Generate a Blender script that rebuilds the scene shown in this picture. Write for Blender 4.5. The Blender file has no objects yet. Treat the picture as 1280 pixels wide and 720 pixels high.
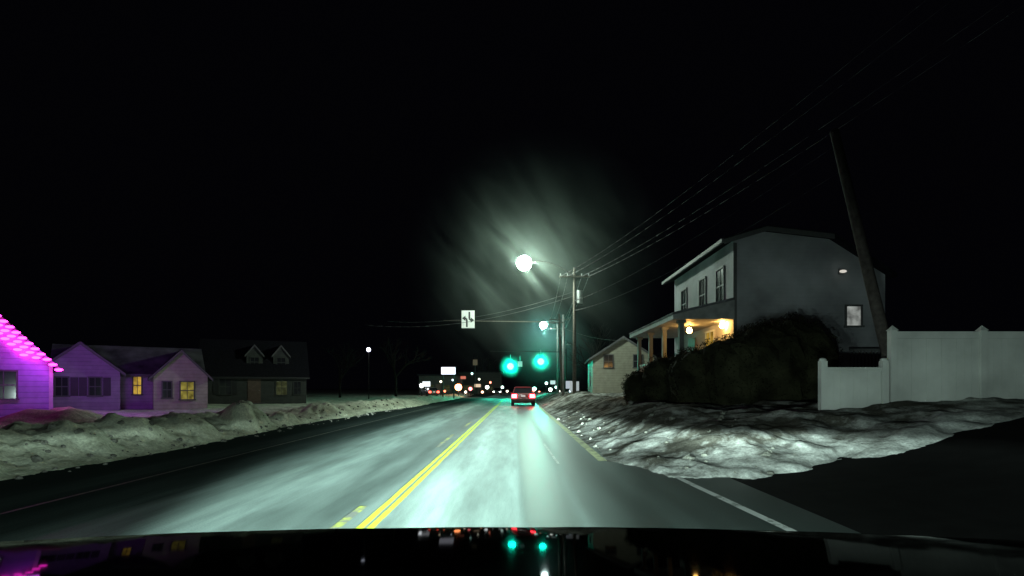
import bpy, bmesh, math, random
from mathutils import Vector, Matrix, noise
random.seed(7)
scene=bpy.context.scene
COL=scene.collection
scene.view_settings.view_transform='Standard'
scene.view_settings.look='None'
scene.view_settings.exposure=0
# ------------------------------------------------------------ materials
def newmat(name):
    m=bpy.data.materials.new(name); m.use_nodes=True
    nt=m.node_tree; nt.nodes.clear()
    out=nt.nodes.new('ShaderNodeOutputMaterial')
    return m,nt,out
def M(name,col,rough=.7,var=.25,scale=6,bump=.2,metal=0.,coat=0.,siding=0.,spec=.5,bdist=.02,ior=None,sidedark=.55):
    m,nt,out=newmat(name); N=nt.nodes; L=nt.links
    b=N.new('ShaderNodeBsdfPrincipled'); L.new(b.outputs[0],out.inputs[0])
    tc=N.new('ShaderNodeTexCoord')
    n=N.new('ShaderNodeTexNoise'); n.inputs['Scale'].default_value=scale; n.inputs['Detail'].default_value=5
    L.new(tc.outputs['Object'],n.inputs['Vector'])
    mr=N.new('ShaderNodeMapRange'); mr.inputs[1].default_value=.3; mr.inputs[2].default_value=.7
    L.new(n.outputs['Fac'],mr.inputs[0])
    mix=N.new('ShaderNodeMix'); mix.data_type='RGBA'
    mix.inputs[6].default_value=[c*(1-var) for c in col]+[1]
    mix.inputs[7].default_value=[min(1,c*(1+var)) for c in col]+[1]
    L.new(mr.outputs[0],mix.inputs[0])
    b.inputs['Roughness'].default_value=rough; b.inputs['Metallic'].default_value=metal
    b.inputs['Coat Weight'].default_value=coat; b.inputs['Coat Roughness'].default_value=.05
    b.inputs['Specular IOR Level'].default_value=spec
    if ior: b.inputs['IOR'].default_value=ior
    colout=mix.outputs[2]; h=n.outputs['Fac']
    if siding:
        sx=N.new('ShaderNodeSeparateXYZ'); L.new(tc.outputs['Object'],sx.inputs[0])
        d=N.new('ShaderNodeMath'); d.operation='DIVIDE'; d.inputs[1].default_value=siding; L.new(sx.outputs[2],d.inputs[0])
        f=N.new('ShaderNodeMath'); f.operation='FRACT'; L.new(d.outputs[0],f.inputs[0])
        r=N.new('ShaderNodeMapRange'); r.inputs[1].default_value=0; r.inputs[2].default_value=.16; r.inputs[3].default_value=sidedark; r.inputs[4].default_value=1
        L.new(f.outputs[0],r.inputs[0])
        mm=N.new('ShaderNodeMix'); mm.data_type='RGBA'; mm.blend_type='MULTIPLY'; mm.inputs[0].default_value=1
        L.new(colout,mm.inputs[6]); L.new(r.outputs[0],mm.inputs[7]); colout=mm.outputs[2]
        h=f.outputs[0]
    L.new(colout,b.inputs['Base Color'])
    if bump:
        bp=N.new('ShaderNodeBump'); bp.inputs['Strength'].default_value=bump; bp.inputs['Distance'].default_value=bdist
        L.new(h,bp.inputs['Height']); L.new(bp.outputs[0],b.inputs['Normal'])
    return m
def E(name,col,s,base=None):
    m,nt,out=newmat(name); e=nt.nodes.new('ShaderNodeEmission')
    e.inputs[0].default_value=list(col)+[1]; e.inputs[1].default_value=s
    nt.links.new(e.outputs[0],out.inputs[0]); return m
def Ewin(name,col,s):
    m,nt,out=newmat(name); N=nt.nodes;L=nt.links
    e=N.new('ShaderNodeEmission'); tc=N.new('ShaderNodeTexCoord')
    w=N.new('ShaderNodeTexNoise'); w.inputs['Scale'].default_value=2.5; w.inputs['Detail'].default_value=3
    L.new(tc.outputs['Object'],w.inputs[0])
    r=N.new('ShaderNodeMapRange'); r.inputs[1].default_value=.35; r.inputs[2].default_value=.65; r.inputs[3].default_value=s*.35; r.inputs[4].default_value=s*1.3
    L.new(w.outputs['Fac'],r.inputs[0]); L.new(r.outputs[0],e.inputs[1]); e.inputs[0].default_value=list(col)+[1]
    L.new(e.outputs[0],out.inputs[0]); return m

def snow_mat(name,white,dirt,thr=.5,ygrad=None,bd=.06):
    m,nt,out=newmat(name); N=nt.nodes;L=nt.links
    b=N.new('ShaderNodeBsdfPrincipled'); L.new(b.outputs[0],out.inputs[0]); b.inputs['Roughness'].default_value=1.
    b.inputs['Specular IOR Level'].default_value=.0
    tc=N.new('ShaderNodeTexCoord')
    n=N.new('ShaderNodeTexNoise'); n.inputs['Scale'].default_value=1.1; n.inputs['Detail'].default_value=10; n.inputs['Roughness'].default_value=.70
    L.new(tc.outputs['Object'],n.inputs[0])
    fac=n.outputs[0]
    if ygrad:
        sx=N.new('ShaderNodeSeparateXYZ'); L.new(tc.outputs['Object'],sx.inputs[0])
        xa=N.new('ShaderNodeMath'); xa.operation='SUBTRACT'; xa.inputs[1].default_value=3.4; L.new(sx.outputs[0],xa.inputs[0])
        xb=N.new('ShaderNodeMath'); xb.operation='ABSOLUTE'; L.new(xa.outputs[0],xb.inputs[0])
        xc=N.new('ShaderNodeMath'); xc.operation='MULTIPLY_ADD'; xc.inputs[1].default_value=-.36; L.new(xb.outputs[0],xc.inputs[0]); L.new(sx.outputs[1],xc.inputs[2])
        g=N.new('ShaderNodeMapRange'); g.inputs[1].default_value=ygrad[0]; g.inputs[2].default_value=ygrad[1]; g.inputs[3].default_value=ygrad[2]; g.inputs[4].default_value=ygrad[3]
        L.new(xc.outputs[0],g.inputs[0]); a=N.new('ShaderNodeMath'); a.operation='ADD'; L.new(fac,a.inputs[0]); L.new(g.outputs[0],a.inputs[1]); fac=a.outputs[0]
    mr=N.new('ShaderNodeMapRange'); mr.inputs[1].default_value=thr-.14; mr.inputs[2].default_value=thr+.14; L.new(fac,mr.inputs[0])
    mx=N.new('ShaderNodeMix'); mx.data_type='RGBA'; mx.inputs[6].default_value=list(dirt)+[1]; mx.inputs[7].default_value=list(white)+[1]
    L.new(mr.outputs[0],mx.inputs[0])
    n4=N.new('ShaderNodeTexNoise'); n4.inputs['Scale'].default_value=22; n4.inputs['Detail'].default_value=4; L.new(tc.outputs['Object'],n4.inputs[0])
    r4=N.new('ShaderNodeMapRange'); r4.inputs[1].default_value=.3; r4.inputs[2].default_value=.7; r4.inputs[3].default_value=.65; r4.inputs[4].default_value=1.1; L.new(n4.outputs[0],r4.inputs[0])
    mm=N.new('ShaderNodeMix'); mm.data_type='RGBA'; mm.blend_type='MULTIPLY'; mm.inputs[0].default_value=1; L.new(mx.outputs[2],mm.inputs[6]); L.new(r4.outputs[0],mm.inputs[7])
    L.new(mm.outputs[2],b.inputs['Base Color'])
    n2=N.new('ShaderNodeTexNoise'); n2.inputs['Scale'].default_value=7; n2.inputs['Detail'].default_value=9; n2.inputs['Roughness'].default_value=.68
    L.new(tc.outputs['Object'],n2.inputs[0])
    bp=N.new('ShaderNodeBump'); bp.inputs['Strength'].default_value=.8; bp.inputs['Distance'].default_value=bd
    L.new(n2.outputs[0],bp.inputs['Height']); L.new(bp.outputs[0],b.inputs['Normal'])
    return m

def road_mat():
    m,nt,out=newmat('salted_asphalt'); N=nt.nodes;L=nt.links
    b=N.new('ShaderNodeBsdfPrincipled'); L.new(b.outputs[0],out.inputs[0])
    tc=N.new('ShaderNodeTexCoord'); sx=N.new('ShaderNodeSeparateXYZ'); L.new(tc.outputs['Object'],sx.inputs[0])
    mp=N.new('ShaderNodeMapping'); mp.inputs['Scale'].default_value=(1,.08,1); L.new(tc.outputs['Object'],mp.inputs[0])
    n=N.new('ShaderNodeTexNoise'); n.inputs['Scale'].default_value=1.3; n.inputs['Detail'].default_value=6; n.inputs['Roughness'].default_value=.6
    L.new(mp.outputs[0],n.inputs[0])
    s=N.new('ShaderNodeMath'); s.operation='SUBTRACT'; s.inputs[1].default_value=.5; L.new(n.outputs[0],s.inputs[0])
    s2=N.new('ShaderNodeMath'); s2.operation='MULTIPLY'; s2.inputs[1].default_value=.4; L.new(s.outputs[0],s2.inputs[0])
    a=N.new('ShaderNodeMath'); a.operation='ADD'; L.new(sx.outputs[0],a.inputs[0]); L.new(s2.outputs[0],a.inputs[1])
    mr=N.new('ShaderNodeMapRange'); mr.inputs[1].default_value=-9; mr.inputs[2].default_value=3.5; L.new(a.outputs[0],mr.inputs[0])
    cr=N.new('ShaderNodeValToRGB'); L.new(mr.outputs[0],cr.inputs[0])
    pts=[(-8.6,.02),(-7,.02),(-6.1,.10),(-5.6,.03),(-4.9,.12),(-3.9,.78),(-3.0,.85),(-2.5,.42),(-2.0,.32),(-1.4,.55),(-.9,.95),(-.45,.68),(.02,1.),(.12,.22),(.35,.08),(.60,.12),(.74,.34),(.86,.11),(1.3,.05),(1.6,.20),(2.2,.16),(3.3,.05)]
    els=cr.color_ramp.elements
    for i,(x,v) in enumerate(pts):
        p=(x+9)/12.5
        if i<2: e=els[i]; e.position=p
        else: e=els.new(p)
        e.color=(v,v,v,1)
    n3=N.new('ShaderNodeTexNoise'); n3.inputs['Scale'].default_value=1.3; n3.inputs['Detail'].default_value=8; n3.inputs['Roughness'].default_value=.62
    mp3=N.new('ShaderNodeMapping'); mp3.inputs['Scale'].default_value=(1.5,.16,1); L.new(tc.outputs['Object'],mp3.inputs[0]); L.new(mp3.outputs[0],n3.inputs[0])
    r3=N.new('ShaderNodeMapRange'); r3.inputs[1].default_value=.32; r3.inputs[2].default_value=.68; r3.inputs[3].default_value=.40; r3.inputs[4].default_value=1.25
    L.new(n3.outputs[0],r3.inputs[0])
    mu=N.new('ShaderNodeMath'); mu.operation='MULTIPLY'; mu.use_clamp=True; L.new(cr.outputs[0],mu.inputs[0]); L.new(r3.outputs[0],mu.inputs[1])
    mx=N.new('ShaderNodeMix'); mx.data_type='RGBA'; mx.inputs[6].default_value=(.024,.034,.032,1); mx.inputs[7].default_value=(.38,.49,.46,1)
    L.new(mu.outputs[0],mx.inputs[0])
    fn=N.new('ShaderNodeTexNoise'); fn.inputs['Scale'].default_value=60; fn.inputs['Detail'].default_value=3; L.new(tc.outputs['Object'],fn.inputs[0])
    rf=N.new('ShaderNodeMapRange'); rf.inputs[3].default_value=.55; rf.inputs[4].default_value=1.45; L.new(fn.outputs[0],rf.inputs[0])
    m2=N.new('ShaderNodeMix'); m2.data_type='RGBA'; m2.blend_type='MULTIPLY'; m2.inputs[0].default_value=1
    L.new(mx.outputs[2],m2.inputs[6]); L.new(rf.outputs[0],m2.inputs[7]); L.new(m2.outputs[2],b.inputs['Base Color'])
    rr=N.new('ShaderNodeMapRange'); rr.inputs[3].default_value=.42; rr.inputs[4].default_value=.8; L.new(mu.outputs[0],rr.inputs[0]); L.new(rr.outputs[0],b.inputs['Roughness'])
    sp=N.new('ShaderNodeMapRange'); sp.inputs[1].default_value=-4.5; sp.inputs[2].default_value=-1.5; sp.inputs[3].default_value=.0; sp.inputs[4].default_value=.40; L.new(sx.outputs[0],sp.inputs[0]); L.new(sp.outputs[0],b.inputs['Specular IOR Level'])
    bp=N.new('ShaderNodeBump'); bp.inputs['Strength'].default_value=.2; bp.inputs['Distance'].default_value=.01
    L.new(fn.outputs[0],bp.inputs['Height']); L.new(bp.outputs[0],b.inputs['Normal'])
    return m
def paint_mat(name,col,thr,under=(.16,.17,.15)):
    m,nt,out=newmat(name); N=nt.nodes;L=nt.links
    b=N.new('ShaderNodeBsdfPrincipled'); L.new(b.outputs[0],out.inputs[0]); b.inputs['Roughness'].default_value=.7
    tc=N.new('ShaderNodeTexCoord'); n=N.new('ShaderNodeTexNoise'); n.inputs['Scale'].default_value=4; n.inputs['Detail'].default_value=9; n.inputs['Roughness'].default_value=.75
    L.new(tc.outputs['Object'],n.inputs[0])
    r=N.new('ShaderNodeMapRange'); r.inputs[1].default_value=thr-.06; r.inputs[2].default_value=thr+.06; L.new(n.outputs[0],r.inputs[0])
    mx=N.new('ShaderNodeMix'); mx.data_type='RGBA'; mx.inputs[6].default_value=list(under)+[1]; mx.inputs[7].default_value=list(col)+[1]
    L.new(r.outputs[0],mx.inputs[0]); L.new(mx.outputs[2],b.inputs['Base Color']); return m

# ------------------------------------------------------------ mesh builder
class MB:
    def __init__(s): s.v=[]; s.f=[]
    def add(s,vs,fs):
        o=len(s.v); s.v+= [tuple(v) for v in vs]; s.f+=[tuple(i+o for i in f) for f in fs]; return s
    def box(s,x0,x1,y0,y1,z0,z1):
        return s.add([(x0,y0,z0),(x1,y0,z0),(x1,y1,z0),(x0,y1,z0),(x0,y0,z1),(x1,y0,z1),(x1,y1,z1),(x0,y1,z1)],
          [(0,3,2,1),(4,5,6,7),(0,1,5,4),(1,2,6,5),(2,3,7,6),(3,0,4,7)])
    def cyl(s,p0,p1,r0,r1=None,n=10,cap=True):
        r1=r0 if r1 is None else r1
        p0=Vector(p0);p1=Vector(p1);d=(p1-p0)
        if d.length<1e-6: return s
        d.normalize(); a=d.orthogonal().normalized(); b=d.cross(a)
        vs=[];fs=[]
        for p,r in((p0,r0),(p1,r1)):
            for i in range(n):
                t=2*math.pi*i/n; vs.append(p+a*(r*math.cos(t))+b*(r*math.sin(t)))
        for i in range(n): fs.append((i,(i+1)%n,n+(i+1)%n,n+i))
        if cap: fs.append(tuple(range(n-1,-1,-1))); fs.append(tuple(range(n,2*n)))
        return s.add(vs,fs)
    def path(s,pts,r,n=6,r1=None):
        m=len(pts)-1
        def R(i): return r if r1 is None else r1+(r-r1)*(1-i/m)**3
        for i,(a,b) in enumerate(zip(pts[:-1],pts[1:])): s.cyl(a,b,R(i),R(i+1),n)
        return s
    def ball(s,c,rx,ry=None,rz=None,nu=14,nv=8):
        ry=ry or rx; rz=rz or rx; vs=[];fs=[]
        for j in range(nv+1):
            ph=math.pi*j/nv
            for i in range(nu):
                t=2*math.pi*i/nu
                vs.append((c[0]+rx*math.sin(ph)*math.cos(t),c[1]+ry*math.sin(ph)*math.sin(t),c[2]+rz*math.cos(ph)))
        for j in range(nv):
            for i in range(nu): fs.append((j*nu+i,(j+1)*nu+i,(j+1)*nu+(i+1)%nu,j*nu+(i+1)%nu))
        return s.add(vs,fs)
    def prism(s,poly,axis,a,b):
        n=len(poly)
        if axis=='x': vs=[(a,p[0],p[1]) for p in poly]+[(b,p[0],p[1]) for p in poly]
        else: vs=[(p[0],a,p[1]) for p in poly]+[(p[0],b,p[1]) for p in poly]
        fs=[(i,(i+1)%n,n+(i+1)%n,n+i) for i in range(n)]+[tuple(range(n-1,-1,-1)),tuple(range(n,2*n))]
        return s.add(vs,fs)
def obj(name,mb,mat,parent=None,smooth=False,bevel=0,**props):
    me=bpy.data.meshes.new(name); me.from_pydata(mb.v,[],mb.f); me.materials.append(mat)
    bm=bmesh.new(); bm.from_mesh(me)
    bmesh.ops.remove_doubles(bm,verts=bm.verts,dist=1e-5)
    bmesh.ops.recalc_face_normals(bm,faces=bm.faces)
    bm.to_mesh(me); bm.free()
    if smooth:
        for p in me.polygons: p.use_smooth=True
    o=bpy.data.objects.new(name,me); COL.objects.link(o)
    if parent: o.parent=parent
    if bevel:
        md=o.modifiers.new('bevel','BEVEL'); md.width=bevel; md.segments=2; md.limit_method='ANGLE'
    for k,v in props.items(): o[k]=v
    return o
def thing(name,label,category,loc=(0,0,0),rot=0,group=None):
    o=bpy.data.objects.new(name,None); COL.objects.link(o); o.location=loc; o.rotation_euler=(0,0,rot)
    o['label']=label; o['category']=category
    if group: o['group']=group
    return o
def sm(a,b,x):
    t=max(0,min(1,(x-a)/(b-a))); return t*t*(3-2*t)
def fb(x,y,s=1.,o=4,seed=0):
    return noise.fractal(Vector((x*s,y*s,seed*7.3)),1.,2.,o)
def P(px,d): return (px-645)/700*d
def H(py,d): return 1.4+(485-py)*d/700

# ------------------------------------------------------------ materials set
m_road=road_mat()
m_yel=paint_mat('yellow_road_paint',(.56,.68,.03),.38)
m_yel2=paint_mat('worn_yellow_road_paint',(.42,.46,.06),.53)
m_wht=paint_mat('white_road_paint',(.80,.82,.80),.42)
m_snowL=snow_mat('dirty_roadside_snow',(.82,.86,.68),(.34,.36,.26),.45,None,.07)
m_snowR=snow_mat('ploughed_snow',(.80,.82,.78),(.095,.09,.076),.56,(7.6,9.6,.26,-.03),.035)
m_ground=snow_mat('yard_snow',(.35,.36,.38),(.15,.15,.15),.45)
m_drive=M('driveway_asphalt',(.007,.007,.007),.95,.3,3,.3,spec=.05)
m_white_siding=M('white_siding',(.34,.34,.36),.7,.5,.45,.12,siding=.16,sidedark=.90)
m_pink_siding=M('pale_siding',(.30,.28,.46),.7,.15,3,.6,siding=.24,sidedark=.35)
m_cape_siding=M('cape_siding',(.34,.28,.38),.65,.15,3,.4,siding=.2)
m_beige=M('beige_siding',(.34,.33,.26),.65,.15,3,.4,siding=.2)
m_dark_siding=M('dark_siding',(.045,.05,.045),.7,.2,3,.4,siding=.2)
m_trim=M('white_trim',(.42,.42,.42),.5,.1,8,.1)
m_trimd=M('weathered_grey_trim',(.10,.10,.10),.6,.1,8,.1)
m_roof=M('asphalt_shingles',(.016,.016,.02),.9,.4,9,.5,spec=.05)
m_roofsnow=M('snowy_roof',(.11,.11,.12),.9,.6,1.2,.5,spec=.1)
m_glass=M('dark_window_glass',(.02,.02,.025),.1,.1,2,0)
m_door=M('door_paint',(.12,.08,.06),.5,.2,5,.1)
m_wood=M('weathered_pole_wood',(.10,.085,.07),.9,.4,10,.5)
m_wood_dk=M('dark_creosote_wood',(.030,.024,.022),.9,.4,10,.5,spec=.1)
m_pole=M('grey_brown_pole_wood',(.055,.046,.042),.9,.4,8,.5,spec=.1)
m_galv=M('galvanised_steel',(.30,.31,.31),.45,.15,12,.1,metal=.6)
m_wire=M('wire_jacket',(.06,.06,.06),.7,.1,5,0,spec=.2)
m_wire_dk=M('dark_wire_jacket',(.08,.08,.08),.9,.1,5,0,spec=.05)
m_blk=M('black_enamel',(.02,.02,.02),.5,.2,5,.05)
m_matte=M('matte_black',(.0015,.0015,.0015),1.,.1,5,0,spec=0.)
m_vinyl=M('white_vinyl',(.50,.51,.48),.5,.22,.9,.15)
m_hood=M('black_car_paint',(.0010,.0010,.0012),.04,.2,2,0,spec=.5,ior=1.017)
m_leaf=M('yew_foliage',(.018,.018,.010),.9,.7,1.6,.2,spec=.05)
m_bark=M('tree_bark',(.018,.015,.013),.9,.4,8,.5,spec=.1)
m_red=M('red_car_paint',(.16,.006,.012),.4,.1,3,0,coat=.4)
m_blue=M('grey_car_paint',(.08,.085,.09),.35,.1,3,0,coat=.6)
m_tyre=M('tyre_rubber',(.02,.02,.02),.85,.2,20,.3)
m_rim=M('alloy_rim',(.4,.4,.4),.35,.1,10,0,metal=.8)
e_street=E('street_lamp_glow',(.80,1.,.84),420)
e_street2=E('far_street_lamp_glow',(.70,1.,.95),320)
e_green=E('green_signal_glow',(.0016,1.,.62),560)
e_tail=E('tail_light_glow',(1.,.03,.045),40)
e_warm=E('porch_lamp_glow',(1.,.52,.12),120)
e_pink=E('pink_bulb_glow',(1.,.022,.60),16)
w_warm=Ewin('warm_window_glow',(1.,.62,.10),.42)
w_yel=Ewin('yellow_window_glow',(.9,.75,.15),.24)
w_cool=Ewin('cool_window_glow',(.75,.8,.75),.34)
w_dim=Ewin('dim_window_glow',(.7,.8,.35),.05)

# ------------------------------------------------------------ ground, road
mb=MB().add([(-900,-200,-.06),(900,-200,-.06),(900,1500,-.06),(-900,1500,-.06)],[(0,1,2,3)])
obj('ground',mb,m_ground,kind='structure')
ys=[-25+i*5 for i in range(5)]+[i*4 for i in range(1,110)]
def roadx(y): return -max(0,y-70)**2*.0006
vs=[];fs=[]
for y in ys:
    for x in (-8.9,-4,0,3.4): vs.append((x+roadx(y),y,0))
for j in range(len(ys)-1):
    for i in range(3): fs.append((j*4+i,j*4+i+1,j*4+5+i,j*4+4+i))
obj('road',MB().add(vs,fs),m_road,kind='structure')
mb=MB().add([(-80,76,.004),(60,76,.004),(60,86,.004),(-80,86,.004)],[(0,1,2,3)])
obj('side_road',mb,M('side_asphalt',(.08,.085,.085),.6,.3,1,.2),kind='structure')
def stripe(name,segs,w,mat,z=.008):
    vs=[];fs=[]
    for (x0,y0,x1,y1) in segs:
        n=max(1,int((y1-y0)/.4)); o=len(vs)
        for i in range(n+1):
            t=i/n; x=x0+(x1-x0)*t; y=y0+(y1-y0)*t
            j=fb(x*3,y*2,1,2,5)*.008; k=1+.14*fb(x*5,y*6,1,2,6)
            vs+= [(x-w/2*k+j+roadx(y),y,z),(x+w/2*k+j+roadx(y),y,z)]
        for i in range(n): fs.append((o+2*i,o+2*i+1,o+2*i+3,o+2*i+2))
    obj(name,MB().add(vs,fs),mat,kind='structure')
stripe('yellow_centre_line',[(-1.44,1.5,-1.45,72),(-1.55,1.5,-1.56,72)],.072,m_yel)
stripe('worn_yellow_centre_line',[(-1.80,2,-1.80,6.6),(-1.86,13.2,-1.88,16.8),(-1.84,20,-1.84,23)],.10,m_yel2)
stripe('white_edge_line',[(2.82,3,2.48,9.3)],.11,m_wht)
stripe('worn_white_lane_line',[(.78,10.3,.70,14.0)],.05,paint_mat('faint_white_paint',(.55,.58,.55),.48))
stripe('left_edge_line',[(-5.7,6,-6.2,40)],.06,paint_mat('faint_left_paint',(.12,.12,.07),.52,(.04,.045,.04)))
stripe('kerb_salt_line',[(1.66,10.7,1.74,42)],.17,paint_mat('pale_salt_crust',(.50,.52,.26),.47,(.10,.11,.08)),.006)

def drive(x): return .9*sm(3.3,10.5,x)
def yb(x):
    pts=[(-5,10.6),(1.8,10.6),(2.4,9.2),(3.6,8.3),(6.5,9.2),(10.4,10.8),(20,11.2),(200,12)]
    for (a,b),(c,d) in zip(pts[:-1],pts[1:]):
        if x<=c: return b+(d-b)*max(0,(x-a))/(c-a)
    return 12
def crumb(x,y,seed):
    v=noise.voronoi(Vector((x*2.6,y*2.6,seed)))[0][0]
    w=noise.voronoi(Vector((x*6.,y*6.,seed+3)))[0][0]
    return .10*max(0,.42-v)+.05*max(0,.45-w)
def right_z(x,y):
    e=y-yb(x)+fb(x,y,.7,3,2)*.6+fb(x,y,3,3,22)*.12
    t=sm(.0,4.2,e)
    xx=x-(roadx(y))
    n=fb(x,y,.45,4,1)
    edge=1.9+.14*fb(y,0,.5,3,9)
    bank=(.84+.24*n)*sm(edge-.1,edge+2.6,xx)
    far=sm(45,90,y); bank=bank*(1-.45*far)
    bank=bank+ .05*abs(fb(x,y,1.5,3,4))*sm(edge,edge+.4,xx)
    d=drive(x)
    z=(1-t)*d+t*max(bank,d*.6)
    lump=(.10+.18*max(0,fb(x,y,.9,3,3))+crumb(x,y,1.)*.5)*sm(0,.5,e)*sm(edge-.1,edge+.5,xx)*(1-sm(2.5,5,e)*.45)
    z+=lump
    # drift against the fence
    z+=.16*math.exp(-((y-12.2)/.8)**2)*sm(7.,9.,x)
    if e<0: z=d-.06
    if xx<edge-.15: z=-.04
    return z
xs=[1.5+i*.06 for i in range(90)]
while xs[-1]<14: xs.append(xs[-1]+.12)
while xs[-1]<90: xs.append(xs[-1]*1.12)
yy=[7.4]
while yy[-1]<17: yy.append(yy[-1]+.07)
while yy[-1]<320: yy.append(yy[-1]*1.010)
vs=[];fs=[]
for y in yy:
    for x in xs: vs.append((x+roadx(y),y,right_z(x+roadx(y),y)))
nx=len(xs)
for j in range(len(yy)-1):
    for i in range(nx-1): fs.append((j*nx+i,j*nx+i+1,(j+1)*nx+i+1,(j+1)*nx+i))
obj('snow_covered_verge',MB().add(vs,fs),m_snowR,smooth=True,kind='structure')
vs=[];fs=[]
dx=[3.2+i*.5 for i in range(60)]; dy=[-12+i*1. for i in range(27)]
for y in dy:
    for x in dx: vs.append((x,y,drive(x)-.004+ (0.008 if x>3.4 else 0)))
for j in range(len(dy)-1):
    for i in range(len(dx)-1): fs.append((j*60+i,j*60+i+1,(j+1)*60+i+1,(j+1)*60+i))
obj('driveway',MB().add(vs,fs),m_drive,smooth=True,kind='structure')
LUMPS=[(-8.9,15.2,.8,.36),(-8.5,17.6,.55,.72),(-9.2,19.2,.7,.42),(-9.1,13.2,.6,.32),(-8.8,11.4,.5,.25),(-8.7,21.5,.6,.30),(-9.3,27,.9,.25),(-9.6,9.2,.6,.22)]
def left_z(x,y):
    xx=x-roadx(y)
    edge=-7.75+.3*fb(y,3,.25,3,11)-.35*sm(14,18,y)+.5*sm(25,45,y)+.12*fb(x,y,2.5,3,23)
    e=edge-xx
    h=(.40+.30*fb(x,y,.35,4,12))*(1-.35*sm(25,60,y))
    gap=1-.55*math.exp(-((y-24)/2.2)**2)
    b=h*gap*sm(0,1.7,e)*(1-.6*sm(2.2,4.2,e))
    b+=(.16*abs(fb(x,y,1.1,4,13))+.05*abs(fb(x,y,3.5,3,14))+crumb(x,y,7.)*1.8)*sm(0,.5,e)*(1-.6*sm(3,6,e))
    for (cx,cy,r,hh) in LUMPS:
        dd=((xx-cx)**2+(y-cy)**2)/(r*r)*(1+.5*fb(x,y,1.5,3,21))
        if dd<6: b+=hh*math.exp(-dd*dd)*sm(0,.5,e)
    for (cx,cy,r,hh) in ((-17.4,20.2,.8,.40),(-15.9,20.2,.9,.45),(-18.5,23,1.,.5)):
        b+=hh*math.exp(-(((x-cx)/r)**2+((y-cy)/r)**2))
    if e<0: b=-.04
    return b
xs=[7.0+i*.065 for i in range(80)]
while xs[-1]<20: xs.append(xs[-1]+.3)
while xs[-1]<120: xs.append(xs[-1]*1.12)
yy=[2.]
while yy[-1]<24: yy.append(yy[-1]+.085)
while yy[-1]<320: yy.append(yy[-1]*1.010)
vs=[];fs=[];nx=len(xs)
for y in yy:
    for x in xs: vs.append((-x+roadx(y),y,left_z(-x+roadx(y),y)))
for j in range(len(yy)-1):
    for i in range(nx-1): fs.append((j*nx+i,j*nx+i+1,(j+1)*nx+i+1,(j+1)*nx+i))
obj('snow_bank_and_yards',MB().add(vs,fs),m_snowL,smooth=True,kind='structure')
mb=MB()
for i in range(460):
    if i%4:
        y=7+ (random.random()**1.6)*35; x=-7.75-random.random()*2.2+.3; z=max(0,left_z(x,y))
    else:
        y=8.6+(random.random()**1.6)*22; x=1.85+random.random()**1.5*3.6
        if y<yb(x)+.1: continue
        z=max(0,right_z(x,y))
    r=.02+.07*random.random()**3
    o=len(mb.v); mb.ball((x,y,z+r*.05),r*random.uniform(.8,1.4),r*random.uniform(.8,1.4),r*random.uniform(.6,1),6,4)
    for k in range(o,len(mb.v)):
        v=mb.v[k]; mb.v[k]=tuple(c+random.uniform(-.22,.22)*r for c in v)
obj('snow_chunks',mb,snow_mat('snow_chunk',(.32,.32,.28),(.1,.1,.085),.5),kind='stuff')

# ------------------------------------------------------------ houses
def window(par,kind,x,z,w,h,y=0,pane=None,shut=False,axis='y',sgn=-1,mull=True,trim=None):
    pane=pane or m_glass; trim=trim or m_trim
    def bx(mb,u0,u1,d0,d1,z0,z1):
        a,b=sorted((y+sgn*d0,y+sgn*d1))
        if axis=='y': mb.box(u0,u1,a,b,z0,z1)
        else: mb.box(a,b,u0,u1,z0,z1)
        return mb
    wn=MB(); bx(wn,x-w/2,x+w/2,.002,.02,z,z+h)
    wo=obj('window',wn,pane,par)
    fr=MB(); t=.07
    bx(fr,x-w/2-t,x-w/2,.001,.06,z-.0,z+h); bx(fr,x+w/2,x+w/2+t,.001,.06,z,z+h)
    bx(fr,x-w/2-t,x+w/2+t,.001,.07,z+h,z+h+t)
    if mull:
        bx(fr,x-w/2,x+w/2,.021,.045,z+h/2-.025,z+h/2+.025)
        bx(fr,x-.015,x+.015,.021,.04,z,z+h/2-.025)
        bx(fr,x-.015,x+.015,.021,.04,z+h/2+.025,z+h)
    obj('frame',fr,trim,wo)
    si=MB(); bx(si,x-w/2-t-.04,x+w/2+t+.04,.001,.10,z-.07,z-.001); obj('sill',si,trim,wo)
    if shut:
        for s in(-1,1):
            c=x+s*(w/2+t+.2); obj('shutter',bx(MB(),c-.17,c+.17,.002,.04,z-.02,z+h+.02),m_blk,par)
    return wo
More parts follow.
